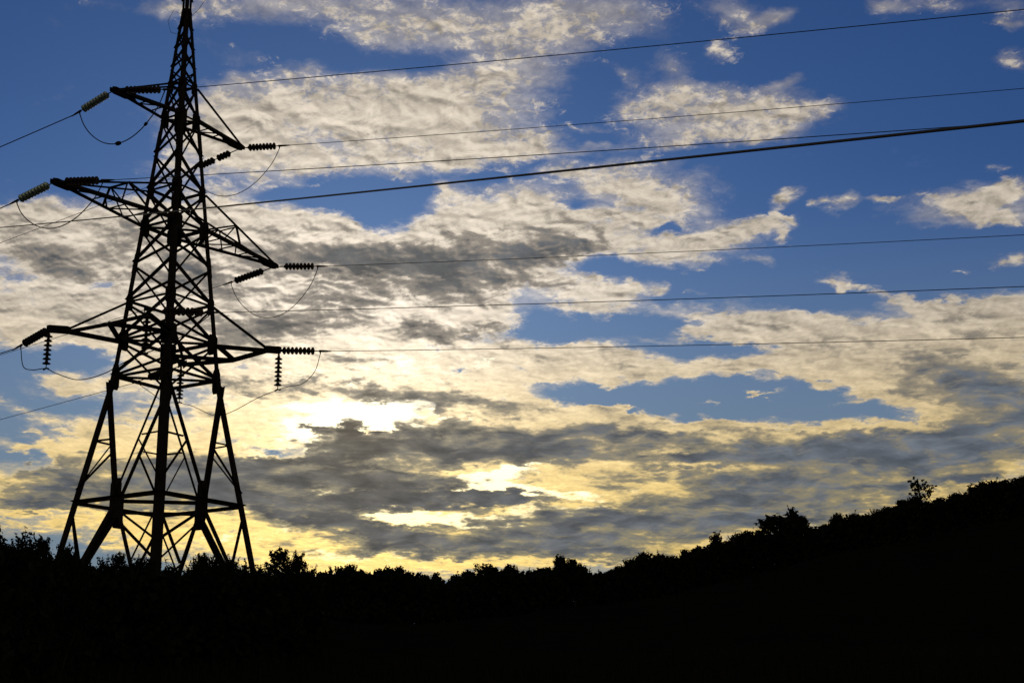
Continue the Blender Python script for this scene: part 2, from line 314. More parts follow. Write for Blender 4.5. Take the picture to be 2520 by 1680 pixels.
# thin cloud right before the sun
G = BLOBS(q2, BRIGHT)
gl = M('MULTIPLY', SS(M('ADD', G, M('ADD', M('MULTIPLY', M('SUBTRACT', n_mid, .5), 2.4), M('MULTIPLY', M('SUBTRACT', n_fine, .5), 1.0))), 0.25, 1.25), M('MULTIPLY', SS(D, 0.62, 0.18), SS(G, 0.03, 0.3)))
skyc = MIX(gl, skyc, MIX(low, tuple(K * v for v in (1.9, 1.75, 1.35)), tuple(K * v for v in (1.6, 1.35, .75))))
bg = nd('ShaderNodeBackground'); lk(skyc, bg.inputs[0]); bg.inputs[1].default_value = 0.1
wo = nd('ShaderNodeOutputWorld'); lk(bg.outputs[0], wo.inputs[0])
world.cycles.sampling_method = 'MANUAL'
world.cycles.sample_map_resolution = 256

# ================================================================== helpers
def tag(o, label=None, cat=None, group=None, kind=None):
    if label: o['label'] = label
    if cat: o['category'] = cat
    if group: o['group'] = group
    if kind: o['kind'] = kind
    return o
def empty(name, loc=(0, 0, 0), rz=0.0):
    o = bpy.data.objects.new(name, None); col.objects.link(o)
    o.location = loc; o.rotation_euler = (0, 0, rz); o.empty_display_size = 0.3
    return o
class MB:
    """collects vertices and faces; build() links them as one mesh object"""
    def __init__(s): s.v = []; s.f = []
    def add(s, vs, fs):
        b = len(s.v); s.v += [tuple(p) for p in vs]; s.f += [tuple(i + b for i in f) for f in fs]
    def prism(s, p, q, a, b, t1=1.0):
        """box from p to q; a, b = the two edge vectors of its section"""
        p, q, a, b = map(Vector, (p, q, a, b))
        vs = [p, p + a, p + a + b, p + b, q, q + a * t1, q + (a + b) * t1, q + b * t1]
        s.add(vs, [(0, 1, 2, 3), (7, 6, 5, 4), (0, 4, 5, 1), (1, 5, 6, 2), (2, 6, 7, 3), (3, 7, 4, 0)])
    def angle(s, p, q, w, da, db, th=None):
        """L-section steel angle with flanges along da and db"""
        p, q = Vector(p), Vector(q); ax = (q - p).normalized()
        da = Vector(da); da = (da - ax * da.dot(ax)).normalized()
        db = Vector(db); db = (db - ax * db.dot(ax)); db = (db - da * db.dot(da)).normalized()
        t = th or max(w * 0.11, 0.008)
        s.prism(p, q, da * w, db * t)
        s.prism(p + db * t, q + db * t, da * t, db * (w - t))
    def rod(s, p, q, r, n=6, r2=None):
        p, q = Vector(p), Vector(q); ax = (q - p).normalized(); r2 = r if r2 is None else r2
        u = ax.orthogonal().normalized(); v = ax.cross(u)
        vs = [p + (u * math.cos(k * 2 * math.pi / n) + v * math.sin(k * 2 * math.pi / n)) * r for k in range(n)]
        vs += [q + (u * math.cos(k * 2 * math.pi / n) + v * math.sin(k * 2 * math.pi / n)) * r2 for k in range(n)]
        s.add(vs, [tuple(range(n))[::-1], tuple(range(n, 2 * n))] + [(k, (k + 1) % n, n + (k + 1) % n, n + k) for k in range(n)])
    def plate(s, c, u, v, n, hu, hv, t, chamfer=.3):
        """eight-sided plate centred at c in plane u, v"""
        c, u, v, n = map(Vector, (c, u, v, n)); u = u.normalized(); v = v.normalized(); n = n.normalized()
        cu, cv = hu * (1 - chamfer), hv * (1 - chamfer)
        pts = [(cu, hv), (-cu, hv), (-hu, cv), (-hu, -cv), (-cu, -hv), (cu, -hv), (hu, -cv), (hu, cv)]
        vs = [c + u * a + v * b - n * t / 2 for a, b in pts] + [c + u * a + v * b + n * t / 2 for a, b in pts]
        s.add(vs, [tuple(range(8))[::-1], tuple(range(8, 16))] + [(k, (k + 1) % 8, 8 + (k + 1) % 8, 8 + k) for k in range(8)])
    def tube(s, pts, r, n=6):
        pts = [Vector(p) for p in pts]; N = len(pts); b = len(s.v); up = Vector((0, 0, 1))
        for i, p in enumerate(pts):
            d = (pts[min(i + 1, N - 1)] - pts[max(i - 1, 0)]).normalized()
            u = d.cross(up)
            u = u.normalized() if u.length > 1e-4 else Vector((1, 0, 0)); v = u.cross(d)
            rr = r[i] if isinstance(r, (list, tuple)) else r
            for k in range(n):
                a = 2 * math.pi * k / n; s.v.append(tuple(p + (u * math.cos(a) + v * math.sin(a)) * rr))
        for i in range(N - 1):
            for k in range(n):
                s.f.append((b + i * n + k, b + i * n + (k + 1) % n, b + (i + 1) * n + (k + 1) % n, b + (i + 1) * n + k))
        s.f.append(tuple(b + k for k in range(n))[::-1]); s.f.append(tuple(b + (N - 1) * n + k for k in range(n)))
    def lathe(s, prof, n=20, base=(0, 0, 0), ax=(0, 0, 1)):
        ax = Vector(ax).normalized(); u = ax.orthogonal().normalized(); v = ax.cross(u); base = Vector(base); b = len(s.v)
        for r, z in prof:
            for k in range(n):
                a = 2 * math.pi * k / n; s.v.append(tuple(base + ax * z + (u * math.cos(a) + v * math.sin(a)) * r))
        for i in range(len(prof) - 1):
            for k in range(n):
                s.f.append((b + i * n + k, b + i * n + (k + 1) % n, b + (i + 1) * n + (k + 1) % n, b + (i + 1) * n + k))
        s.f.append(tuple(b + k for k in range(n))[::-1]); s.f.append(tuple(b + (len(prof) - 1) * n + k for k in range(n)))
    def mesh(s, name, mat, smooth=False):
        me = bpy.data.meshes.new(name); me.from_pydata(s.v, [], s.f)
        if smooth: me.polygons.foreach_set('use_smooth', [True] * len(me.polygons))
        me.materials.append(mat); me.update(); return me
    def build(s, name, mat, parent=None, smooth=False):
        return link(name, s.mesh(name, mat, smooth), parent)
def link(name, me, parent=None, loc=None):
    o = bpy.data.objects.new(name, me); col.objects.link(o)
    if parent: o.parent = parent
    if loc is not None: o.location = loc
    return o

def material(name, base, rough=.6, metal=0.0, vary=None, scale=8.0, bump=0.0, **kw):
    m = bpy.data.materials.new(name); m.use_nodes = True; nt = m.node_tree; b = nt.nodes['Principled BSDF']
    b.inputs['Roughness'].default_value = rough; b.inputs['Metallic'].default_value = metal
    b.inputs['Base Color'].default_value = (*base, 1)
    tc = nt.nodes.new('ShaderNodeTexCoord')
    if vary:
        n = nt.nodes.new('ShaderNodeTexNoise'); n.inputs['Scale'].default_value = scale; n.inputs['Detail'].default_value = 7
        n.inputs['Roughness'].default_value = .65
        nt.links.new(tc.outputs['Object'], n.inputs['Vector'])
        r = nt.nodes.new('ShaderNodeValToRGB'); nt.links.new(n.outputs[0], r.inputs[0])
        r.color_ramp.elements[0].position = .35; r.color_ramp.elements[0].color = (*base, 1)
        r.color_ramp.elements[1].position = .7; r.color_ramp.elements[1].color = (*vary, 1)
        nt.links.new(r.outputs[0], b.inputs['Base Color'])
        if bump:
            bp = nt.nodes.new('ShaderNodeBump'); bp.inputs['Strength'].default_value = bump
            nt.links.new(n.outputs[0], bp.inputs['Height']); nt.links.new(bp.outputs[0], b.inputs['Normal'])
    for k, v in kw.items(): b.inputs[k].default_value = v
    return m
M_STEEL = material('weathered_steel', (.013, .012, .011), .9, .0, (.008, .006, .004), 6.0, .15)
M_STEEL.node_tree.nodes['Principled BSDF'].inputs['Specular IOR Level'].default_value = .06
M_FIT = material('forged_fitting', (.018, .018, .018), .8, .0, (.012, .009, .008), 30.0, .1)
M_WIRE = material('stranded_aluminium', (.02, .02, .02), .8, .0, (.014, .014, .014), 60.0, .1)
M_RUBBER = material('black_cable_sheath', (.012, .012, .012), .6, .0, (.02, .02, .02), 40.0)
M_PORC = material('dark_brown_porcelain', (.012, .007, .005), .6, .0, (.016, .009, .006), 20.0)
for _m in (M_PORC, M_FIT, M_WIRE): _m.node_tree.nodes['Principled BSDF'].inputs['Specular IOR Level'].default_value = .12
M_GLASS = material('green_toughened_glass', (.13, .17, .13), .4, .0, (.08, .11, .09), 20.0, 0, **{'Transmission Weight': .55, 'IOR': 1.45})
M_CONC = material('footing_concrete', (.10, .095, .085), .9, .0, (.06, .055, .05), 9.0, .3)
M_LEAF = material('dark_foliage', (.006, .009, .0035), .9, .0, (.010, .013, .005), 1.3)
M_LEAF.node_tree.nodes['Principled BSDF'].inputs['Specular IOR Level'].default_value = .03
M_BARK = material('tree_bark', (.03, .024, .018), .95, .0, (.018, .014, .011), 14.0, .4)
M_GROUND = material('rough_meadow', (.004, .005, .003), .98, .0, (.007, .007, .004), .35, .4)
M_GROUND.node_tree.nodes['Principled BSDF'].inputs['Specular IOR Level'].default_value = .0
M_GRASS = material('dry_grass', (.009, .010, .005), .95, .0, (.013, .012, .007), 2.0)
M_GRASS.node_tree.nodes['Principled BSDF'].inputs['Specular IOR Level'].default_value = .0

# ================================================================== pylon
TX, TY, TZ = -11.473, 44.525, 1.5
TROT = R(-121.06)
tower = empty('transmission_tower', (TX, TY, TZ), TROT)
tag(tower, 'tall black steel lattice pylon with three tiers of cross-arms standing on splayed legs', 'pylon')
def Lz(z): return z - TZ                      # height above the feet
ZL = dict(A=21.283, B=20.016, C=17.34, D=16.003, E=13.336, F=12.016, G=10.744, H=6.584)
def half(z):                                   # half width of the body at height z
    if z > 24.15: return .115
    if z >= ZL['G']: return max(.46 + .083 * (20.016 - z), .115)
    return 1.23 + (ZL['G'] - z) * .161
CORN = [(1, -1), (1, 1), (-1, 1), (-1, -1)]   # left, near, right, far
def pt(c, z, inset=0.0):
    s = half(z) - inset
    return Vector((c[0] * s, c[1] * s, Lz(z)))
PEAK = 27.9
GUS = {'A': (.13, .2), 'B': (.18, .28), 'C': (.15, .27), 'D': (.21, .3), 'E': (.15, .27), 'F': (.22, .32), 'G': (.17, .4)}
for c in CORN:
    m = MB(); a = (-c[0], 0, 0); b = (0, -c[1], 0)
    segs = [(TZ - .3, ZL['G'], .225), (ZL['G'], ZL['D'], .17), (ZL['D'], ZL['A'], .15), (ZL['A'], 24.2, .13), (24.2, PEAK, .1)]
    for z0, z1, w in segs:
        m.angle(pt(c, z0), pt(c, z1 + (.12 if z1 < PEAK else 0)), w, a, b, th=w * .13)
    # splice straps where the leg sections join
    for zc in (ZL['G'] + .1, 19.2, 14.7):
        s0, s1 = pt(c, zc - .35, -.012), pt(c, zc + .35, -.012)
        m.angle(s0, s1, .2 if zc < 12 else .17, a, b, th=.02)
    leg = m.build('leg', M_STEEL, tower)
    for k, (hu, hv) in GUS.items():
        z = ZL[k]; g = MB(); p = pt(c, z)
        for u, n in (((-c[0], 0, 0), (0, c[1], 0)), ((0, -c[1], 0), (c[0], 0, 0))):
            g.plate(p + Vector(u) * (hu * .8) - Vector(n) * .03, u, (0, 0, 1), n, hu, hv, .014, .35)
        g.build('gusset_plate', M_STEEL, leg)
    f = MB(); p = pt(c, TZ); f.prism(p + Vector((-.45, -.45, -.9)), p + Vector((-.45, -.45, .18)), (.9, 0, 0), (0, .9, 0), .85)
    f.build('footing', M_CONC, tower)

def brace(m, p, q, w, n, side):
    """angle lying on a face with outward normal n; side puts it on the outer or inner skin"""
    n = Vector(n); p, q = Vector(p), Vector(q); ax = (q - p).normalized(); inpl = ax.cross(n)
    o = n * (-.005 if side > 0 else -.035)
    m.angle(p + o - inpl * w / 2, q + o - inpl * w / 2, w, inpl, -n if side < 0 else n, th=.009)
FACES = [(0, 1, (1, 0, 0)), (1, 2, (0, 1, 0)), (2, 3, (-1, 0, 0)), (3, 0, (0, -1, 0))]
panels = [ZL['G'], ZL['F'], ZL['E'], 14.67, ZL['D'], ZL['C'], 18.68, ZL['B'], ZL['A'], 21.95, 22.68, 23.43, 24.15]
for i, j, n in FACES:
    A_, B_ = CORN[i], CORN[j]
    m = MB()
    for z0, z1 in zip(panels[:-1], panels[1:]):
        w = .085 if z1 < 19 else (.07 if z1 < 21.4 else .06)
        e = .05
        brace(m, pt(A_, z0 + e), pt(B_, z1 - e), w, n, 1)
        brace(m, pt(B_, z0 + e), pt(A_, z1 - e), w, n, -1)
    brace(m, pt(A_, 24.6), pt(B_, 25.9), .05, n, 1); brace(m, pt(B_, 25.9), pt(A_, 27.3), .05, n, 1)
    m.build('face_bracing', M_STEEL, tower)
    # stand below the body
    m = MB(); zH, zG = ZL['H'], ZL['G']
    a0, b0 = pt(A_, zH), pt(B_, zH); mid = (a0 + b0) / 2; nn = Vector(n)
    brace(m, a0, b0, .13, n, 1)
    for P_, in ((A_,), (B_,)):
        g0 = pt(P_, zG - .15)
        side_c = P_ in (CORN[0], CORN[2])
        brace(m, g0, mid + Vector((0, 0, .1)), .14 if side_c else .085, n, 1)
        sm = g0.lerp(mid, .50)                       # tie and redundant member to the leg
        zt = sm.z + TZ
        brace(m, sm, pt(P_, zt + .02), .055, n, -1)
        brace(m, g0.lerp(mid, .54), pt(P_, zH + .42), .055, n, 1)
        ft = pt(P_, TZ + .1)
        brace(m, mid - Vector((0, 0, .12)), ft, .17 if side_c else .085, n, -1)
        if not side_c: brace(m, mid - Vector((0, 0, .3)), pt(P_, 5.1), .075, n, 1)
        q1 = mid.lerp(ft, .42); brace(m, q1, pt(P_, zH - .25), .07, n, -1)
        brace(m, q1.lerp(ft, .02), pt(P_, zH - 3.1), .06, n, -1)
    m.build('stand_bracing', M_STEEL, tower)
    g = MB(); g.plate(mid - nn * .02, (A_[0] - B_[0], A_[1] - B_[1], 0), (0, 0, 1), n, .24, .62, .016, .3)
    g.build('gusset_plate', M_STEEL, tower)
    # redundants from mid-face to the legs
for k, w in (('A', .07), ('B', .08), ('C', .08), ('D', .1), ('E', .08), ('F', .1), ('G', .1), (None, .1)):
    z = ZL.get(k, 24.15) if k else 24.15
    m = MB()
    for i, j, n in FACES:
        nn = Vector(n)
        brace(m, pt(CORN[i], z + .02) - nn * .02, pt(CORN[j], z + .02) - nn * .02, w, n, -1)
    if k in ('B', 'D', 'F', 'G'):
        p, q = pt(CORN[0], z - .03, .03), pt(CORN[2], z - .03, .03); m.angle(p, q, w * .9, (0, 0, 1), (1, 1, 0))
        p, q = pt(CORN[1], z - .12, .03), pt(CORN[3], z - .12, .03); m.angle(p, q, w * .9, (0, 0, 1), (1, -1, 0))
    if k is None:
        m.plate((0, 0, Lz(24.17)), (1, 0, 0), (0, 1, 0), (0, 0, 1), .15, .15, .03, .2)
    m.build('ring_frame', M_STEEL, tower)
# diamond tie between mid-faces of the stand
m = MB(); mids = [(pt(CORN[i], ZL['H'] - .05) + pt(CORN[j], ZL['H'] - .05)) / 2 for i, j, n in FACES]
for k in range(4): m.angle(mids[k] - Vector((0, 0, .1 + .05 * (k % 2))), mids[(k + 1) % 4] - Vector((0, 0, .1 + .05 * (k % 2))), .11, (0, 0, 1), -(mids[k] + mids[(k + 1) % 4]).normalized())
m.build('ring_frame', M_STEEL, tower)
m = MB()
m.tube([(.1, -.1, Lz(24.1)), (.2, -.45, Lz(24.3)), (.28, -.62, Lz(23.9)), (.22, -.5, Lz(23.45)), (.12, -.15, Lz(23.3))], .008, 5)
m.tube([(-.1, .12, Lz(24.05)), (-.1, .45, Lz(24.2)), (-.15, .8, Lz(24.6)), (-.2, 1.0, Lz(25.3)), (-.1, .7, Lz(26.5)), (0, .1, Lz(27.6))], .008, 5)
m.build('bonding_wire', M_WIRE, tower)

def crossarm(sgn, zt, reach, zb, ztie, hang):
    """pyramidal arm: two bottom chords, two ties, lattice between"""
    r = MB(); tip = Vector((sgn * reach, 0, Lz(zt)))
    ca, cb = [c for c in CORN if c[0] == sgn]
    ba, bb = pt(ca, zb), pt(cb, zb); ta, tb = pt(ca, ztie), pt(cb, ztie)
    ea, eb = tip + Vector((0, ca[1] * .06, 0)), tip + Vector((0, cb[1] * .06, 0))
    for p, e, c in ((ba, ea, ca), (bb, eb, cb)):
        r.angle(p, e, .115, (0, -c[1], 0), (0, 0, 1), th=.014)
    k = 5 if reach > 4 else 4                          # bottom face zigzag
    for s in range(1, k):
        f0, f1 = s / k, (s + 1) / k
        p0, q0 = ba.lerp(ea, f0), bb.lerp(eb, f0)
        if s < k - 1 or True:
            r.angle(p0 + Vector((0, 0, .02)), q0 + Vector((0, 0, .02)), .05, (1, 0, 0), (0, 0, 1))
            src = ba.lerp(ea, (s - 1) / k) if s % 2 else bb.lerp(eb, (s - 1) / k)
            r.angle(src + Vector((0, 0, .035)), (q0 if s % 2 else p0) + Vector((0, 0, .035)), .05, (1, 0, 0), (0, 0, 1))
    if hang:                                           # posts and diagonals of the side faces
        for p, e, t, c in ((ba, ea, ta, ca), (bb, eb, tb, cb)):
            lo = p.lerp(e, hang + .04); hi = t.lerp(e, hang)
            r.angle(lo, hi, .06, (sgn, 0, 0), (0, -c[1], 0))
            r.angle(p + Vector((0, 0, .06)), hi, .06, (0, 0, 1), (0, -c[1], 0))
            r.angle(hi, p.lerp(e, .22), .05, (0, 0, 1), (0, -c[1], 0))
        r.angle(ta.lerp(ea, hang), tb.lerp(eb, hang), .055, (sgn, 0, 0), (0, 0, -1))
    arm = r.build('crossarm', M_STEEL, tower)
    g = MB(); n0 = (tip - Vector((sgn * half(zb), 0, Lz(zb)))).normalized()
    g.plate(tip - n0 * .3 + Vector((0, .065, .02)), n0, (0, 0, 1), (0, 1, 0), .42, .11, .014, .4)
    g.plate(tip - n0 * .3 + Vector((0, -.065, .02)), n0, (0, 0, 1), (0, 1, 0), .42, .11, .014, .4)
    g.plate(tip - n0 * .42 + Vector((0, 0, .05)), n0, (0, 1, 0), (0, 0, 1), .5, .17, .014, .5)
    g.build('tip_plate', M_STEEL, arm)
    g = MB()
    for t, e in (((ta, ea), (tb, eb)) if sgn > 0 or hang else ((ta, ea),)):
        g.angle(t, e + (t - e).normalized() * .15 + Vector((0, 0, .03)), .055, (0, 0, -1), (0, 1, 0))
    g.build('tie_member', M_STEEL, arm)
    return arm
crossarm(1, 19.95, 3.07, ZL['B'], ZL['A'], None)
crossarm(-1, 20.1, 3.1, ZL['B'], ZL['A'], None)
crossarm(1, 16.02, 5.17, ZL['D'], ZL['C'], .42)
crossarm(-1, 16.1, 5.19, ZL['D'], ZL['C'], .42)
def low_arm(sgn, e0, e1, a0, a1):
    """lower tier: long beam parallel to the body face, carrying the line at both ends"""
    r = MB(); z = Lz(ZL['F'])
    E0, E1 = Vector((e0[0], e0[1], z)), Vector((e1[0], e1[1], z)); K = (E0 + E1) / 2
    K = Vector((sgn * 2.85, K.y, z))
    c0 = [c for c in CORN if c[0] == sgn and c[1] * (E0.y - E1.y) > 0][0]; c1 = (c0[0], -c0[1])
    s0, s1 = pt(c0, ZL['F']), pt(c1, ZL['F'])
    r.angle(E0, K, .13, (0, 0, -1), (-sgn, 0, 0)); r.angle(E1, K, .13, (0, 0, -1), (-sgn, 0, 0))
    r.angle(s0, E0, .13, (0, 0, -1), (0, 1, 0)); r.angle(s1, E1, .13, (0, 0, -1), (0, 1, 0))
    r.angle(s0, K, .12, (0, 0, -1), (0, 1, 0)); r.angle(s1, K, .12, (0, 0, -1), (0, 1, 0))
    r.angle(pt(c0, ZL['E']), E0 + Vector((0, 0, .05)), .075, (0, 0, -1), (0, 1, 0))
    r.angle(pt(c1, ZL['E']), E1 + Vector((0, 0, .05)), .075, (0, 0, -1), (0, 1, 0))
    arm = r.build('crossarm', M_STEEL, tower)
    for E_, a_ in ((E0, a0), (E1, a1)):
        g = MB(); T_ = Vector((a_[0], a_[1], z)); d = (T_ - E_).normalized(); s = d.cross(Vector((0, 0, 1)))
        for o in (-.09, .09): g.plate((T_ + E_) / 2 - d * .02 + s * o, d, (0, 0, 1), s, (T_ - E_).length / 2 + .1, .11, .016, .25)
        g.plate((T_ + E_) / 2 + Vector((0, 0, .09)), d, s, (0, 0, 1), (T_ - E_).length / 2 + .05, .12, .014, .2)
        g.build('tip_plate', M_STEEL, arm)
    return arm
low_arm(1, (2.93, -1.58), (2.9, 2.0), (3.33, -1.93), (3.15, 2.25))
low_arm(-1, (-2.5, 2.15), (-2.35, -1.6), (-2.78, 2.42), (-2.5, -1.85))

# ================================================================== insulators
DISC = MB()
DISC.lathe([(.012, 0), (.045, .002), (.052, .02), (.05, .055), (.062, .062), (.10, .074), (.128, .096), (.134, .108),
            (.126, .112), (.105, .098), (.088, .112), (.07, .098), (.052, .112), (.03, .1), (.014, .102), (.014, .15)], 20)
disc_g = DISC.mesh('disc', M_GLASS, True); disc_p = DISC.mesh('disc_p', M_PORC, True)
def tower_to_world(m_, n_, z):
    cs, sn = math.cos(TROT), math.sin(TROT)
    return Vector((TX + m_ * cs - n_ * sn, TY + m_ * sn + n_ * cs, z))
def string(A, E, n, label, group, glass=True, link_len=.28, vertical=False, gap=0):
    A, E = Vector(A), Vector(E); d = (E - A); L = d.length; d.normalize()
    t = empty('insulator_string', A); tag(t, label, 'insulator', group)
    q = d.to_track_quat('Z', 'Y')
    g = MB(); g.rod((0, 0, 0), d * (link_len), .02, 6); g.rod(d * .02, d * .1, .035, 6); g.plate(d * (link_len * .7), d, d.orthogonal(), d.cross(d.orthogonal()), .07, .035, .02)
    g.build('shackle', M_FIT, t)
    pitch = (L - link_len - (.12 if vertical else .48)) / n; pitch = min(pitch, .155)
    s = link_len
    for k in range(n):
        if gap and k == gap: 
            g = MB(); g.rod(d * s, d * (s + .18), .018, 6); g.build('shackle', M_FIT, t); s += .18
        o = link('disc', disc_g if glass else disc_p, t, d * s)
        o.rotation_mode = 'QUATERNION'; o.rotation_quaternion = q
        o.scale = (1, 1, pitch / .15); s += pitch
    g = MB()
    if vertical:
        g.rod(d * s, d * L, .016, 6); h = Vector((math.cos(TROT + R(90)), math.sin(TROT + R(90)), 0))
        g.tube([d * L - h * .12 - Vector((0, 0, .02)), d * L + Vector((0, 0, .02)), d * L + h * .12 - Vector((0, 0, .02))], .028, 6)
    else:
        g.rod(d * s, d * (L - .2), .018, 6); g.rod(d * (L - .34), d * (L - .02), .042, 7, .03); g.rod(d * (L - .02), d * (L + .12), .028, 7, .018)
        j = d * (L - .3); g.rod(j, j + Vector((0, 0, -.1)), .024, 6)
    g.build('clamp', M_FIT, t)
    return t
AT = {
 'top_near': (-13.057, 41.896, 19.95), 'mid_near': (-14.141, 40.097, 16.02), 'top_far': (-9.873, 47.181, 20.10),
 'mid_far': (-8.795, 48.971, 16.10)}
lowA = tower_to_world(3.33, -1.93, 12.0); lowB = tower_to_world(3.15, 2.25, 12.0)
lowC = tower_to_world(-2.5, -1.85, 12.0); lowD = tower_to_world(-2.78, 2.42, 12.0)
END = {
 ('top_near', 'l'): (-14.672, 42.94, 19.56), ('top_near', 'r'): (-10.939, 41.178, 19.621),
 ('mid_near', 'l'): (-15.866, 41.213, 15.748), ('mid_near', 'r'): (-12.191, 39.436, 15.799),
 ('top_far', 'r'): (-8.094, 46.578, 19.928), ('top_far', 'l'): (-12.237, 48.709, 19.794),
 ('mid_far', 'l'): (-10.91, 50.339, 15.871), ('mid_far', 'r'): (-6.839, 48.308, 15.877),
 ('lowA', 'l'): (-16.215, 43.555, 11.602), ('lowB', 'r'): (-8.835, 39.874, 11.678),
 ('lowD', 'r'): (-6.195, 45.058, 11.799), ('lowC', 'l'): (-13.97, 49.636, 11.868)}
GT = 'insulator strings holding the line to the pylon'
string(AT['top_near'], END['top_near', 'l'], 9, 'frosty glass insulator string sloping down left from the top left cross-arm tip', GT)
string(AT['top_near'], END['top_near', 'r'], 9, 'insulator string lying along the top left cross-arm towards the pylon', GT, False, .42)
string(AT['mid_near'], END['mid_near', 'l'], 9, 'frosty glass insulator string sloping down left from the middle left cross-arm tip', GT)
string(AT['mid_near'], END['mid_near', 'r'], 9, 'insulator string lying along the middle left cross-arm towards the pylon', GT, False, .38)
string(AT['top_far'], END['top_far', 'r'], 8, 'insulator string reaching right from the short top right cross-arm tip', GT, False)
string(AT['top_far'], END['top_far', 'l'], 9, 'insulator string slanting down left from the top right cross-arm tip, crossing the pylon leg', GT, False, .55, gap=4)
string(AT['mid_far'], END['mid_far', 'l'], 9, 'insulator string slanting down left from the long middle right cross-arm tip', GT, False, .6)
string(AT['mid_far'], END['mid_far', 'r'], 8, 'insulator string reaching right from the long middle right cross-arm tip', GT, False, .38)
string(lowA, END['lowA', 'l'], 9, 'dark insulator string slanting down left from the bottom left cross-arm end', GT, False, .1)
string(lowB, END['lowB', 'r'], 9, 'insulator string running right behind the middle legs of the pylon, below its centre', GT, False, .55)
string(lowD, END['lowD', 'r'], 8, 'insulator string reaching right from the bottom right cross-arm end', GT, False, .1)
string(lowC, END['lowC', 'l'], 9, 'insulator string half hidden behind the lowest ring of the pylon body', GT, False, .55)
GV = 'short upright strings steadying the loop wires'
vA = lowA + Vector((0, 0, -1.3)); vB = lowB + Vector((0, 0, -1.36)); vC = lowC + Vector((0, 0, -1.35)); vD = lowD + Vector((0, 0, -1.38))
string(lowA, vA, 7, 'short insulator string hanging straight down from the bottom left cross-arm end', GV, False, .14, True)
string(lowB, vB, 8, 'short insulator string hanging inside the pylon body left of its middle leg', GV, False, .14, True)
string(lowC, vC, 8, 'short insulator string hanging just right of the pylon middle leg', GV, False, .14, True)
string(lowD, vD, 7, 'short insulator string hanging straight down from the bottom right cross-arm end', GV, False, .2, True)

# ================================================================== wires
HL = Vector((-1.546, 1.0, 0)).normalized(); HR = Vector((2.95, -1.0, 0)).normalized()
def span(E, h, a, label, length=230, rad=.0105, b=.00035, grp='conductors strung from the pylon'):
    E = Vector(E); pts = []; n = 46
    for i in range(n + 1):
        t = length * (i / n) ** 1.4
        pts.append(E + h * t + Vector((0, 0, a * t + b * t * t)))
    m = MB(); m.tube([p - E for p in pts], rad, 6)
    o = m.build('power_line', M_WIRE, None, True); o.location = E
    return tag(o, label, 'power line', grp)
span(END['top_near', 'l'], HL, -.0645, 'topmost wire running down to the left edge from the frosty top left string', rad=.017)
span(END['mid_near', 'l'], HL, -.0955, 'short stretch of wire leaving left from the middle left string', rad=.017)
span(END['lowA', 'l'], HL, -.0675, 'short stretch of wire leaving left from the bottom left string', rad=.016)
span(END['top_far', 'l'], HL, -.0667, 'thin wire crossing under the middle left cross-arm down to the left edge')
span(END['mid_far', 'l'], HL, -.0665, 'thin wire sloping down left behind the bottom left cross-arm')
span(END['lowC', 'l'], HL, -.0608, 'lowest wire sloping down left past the pylon left leg')
span(END['top_near', 'r'], HR, -.084, 'highest wire on the right of the pylon, rising to the top right corner', rad=.0125)
span(END['top_far', 'r'], HR, -.0823, 'second highest wire on the right, starting from the top right string')
span(END['mid_near', 'r'], HR, -.0898, 'wire on the right just above the thick cable', rad=.0115)
span(END['mid_far', 'r'], HR, -.0817, 'wire leaving right from the middle right string, fourth thin one down')
span(END['lowB', 'r'], HR, -.0824, 'second lowest wire on the right, coming from behind the pylon body')
span(END['lowD', 'r'], HR, -.0833, 'lowest wire on the right, leaving the bottom right string')
pk = Vector((TX, TY, PEAK))
span(pk, HR, -.07, 'thin earth wire leaving the very top of the pylon', rad=.008, b=.0003)

def catmull(P_, n=10):
    P_ = [Vector(p) for p in P_]; P_ = [P_[0] * 2 - P_[1]] + P_ + [P_[-1] * 2 - P_[-2]]; out = []
    for i in range(1, len(P_) - 2):
        for k in range(n):
            t = k / n; a, b, c, d = P_[i - 1:i + 3]
            out.append(.5 * (2 * b + (c - a) * t + (2 * a - 5 * b + 4 * c - d) * t * t + (3 * b - a - 3 * c + d) * t ** 3))
    return out + [P_[-2]]
def loop(P_, label, rad=.013, weights=()):
    t = P_[0]; pts = catmull([Vector(p) - Vector(t) for p in P_])
    m = MB(); m.tube(pts, rad, 6)
    o = m.build('jumper_wire', M_WIRE, None, True); o.location = t
    tag(o, label, 'loop wire', 'loop wires bridging the insulator strings')
    for f, s in weights:
        i = int(f * (len(pts) - 1)); d = (pts[i + 1] - pts[i]).normalized()
        g = MB(); g.lathe([(.02, -.09 * s), (.06 * s, -.08 * s), (.075 * s, 0), (.06 * s, .08 * s), (.02, .09 * s)], 10, pts[i], d)
        g.build('weight', M_FIT, o)
    return o
def drop(E, A, back=.3):
    E, A = Vector(E), Vector(A); return E - (E - A).normalized() * back - Vector((0, 0, .1))
def sag(p, q, s, f):
    v = Vector(p).lerp(Vector(q), f); v.z -= s * (4 * f * (1 - f)) ** .8; return v
for key, s, lab, wts, rad in (
        ('top_near', 1.42, 'loop wire with two weights hanging below the top left cross-arm', ((.48, 1.0), (.72, .75)), .018),
        ('mid_near', 1.12, 'loop wire hanging below the middle left cross-arm tip, touching the thick cable in view', (), .016),
        ('top_far', 1.36, 'thin loop wire hanging below the top right cross-arm', (), .013),
        ('mid_far', 1.58, 'thin loop wire hanging below the middle right cross-arm', (), .013)):
    p, q = drop(END[key, 'l'], AT[key]), drop(END[key, 'r'], AT[key])
    loop([p] + [sag(p, q, s, f) for f in (.06, .16, .3, .45, .6, .75, .88, .95)] + [q], lab, rad, wts)
p = drop(END['lowA', 'l'], lowA); q = drop(END['lowB', 'r'], lowB)
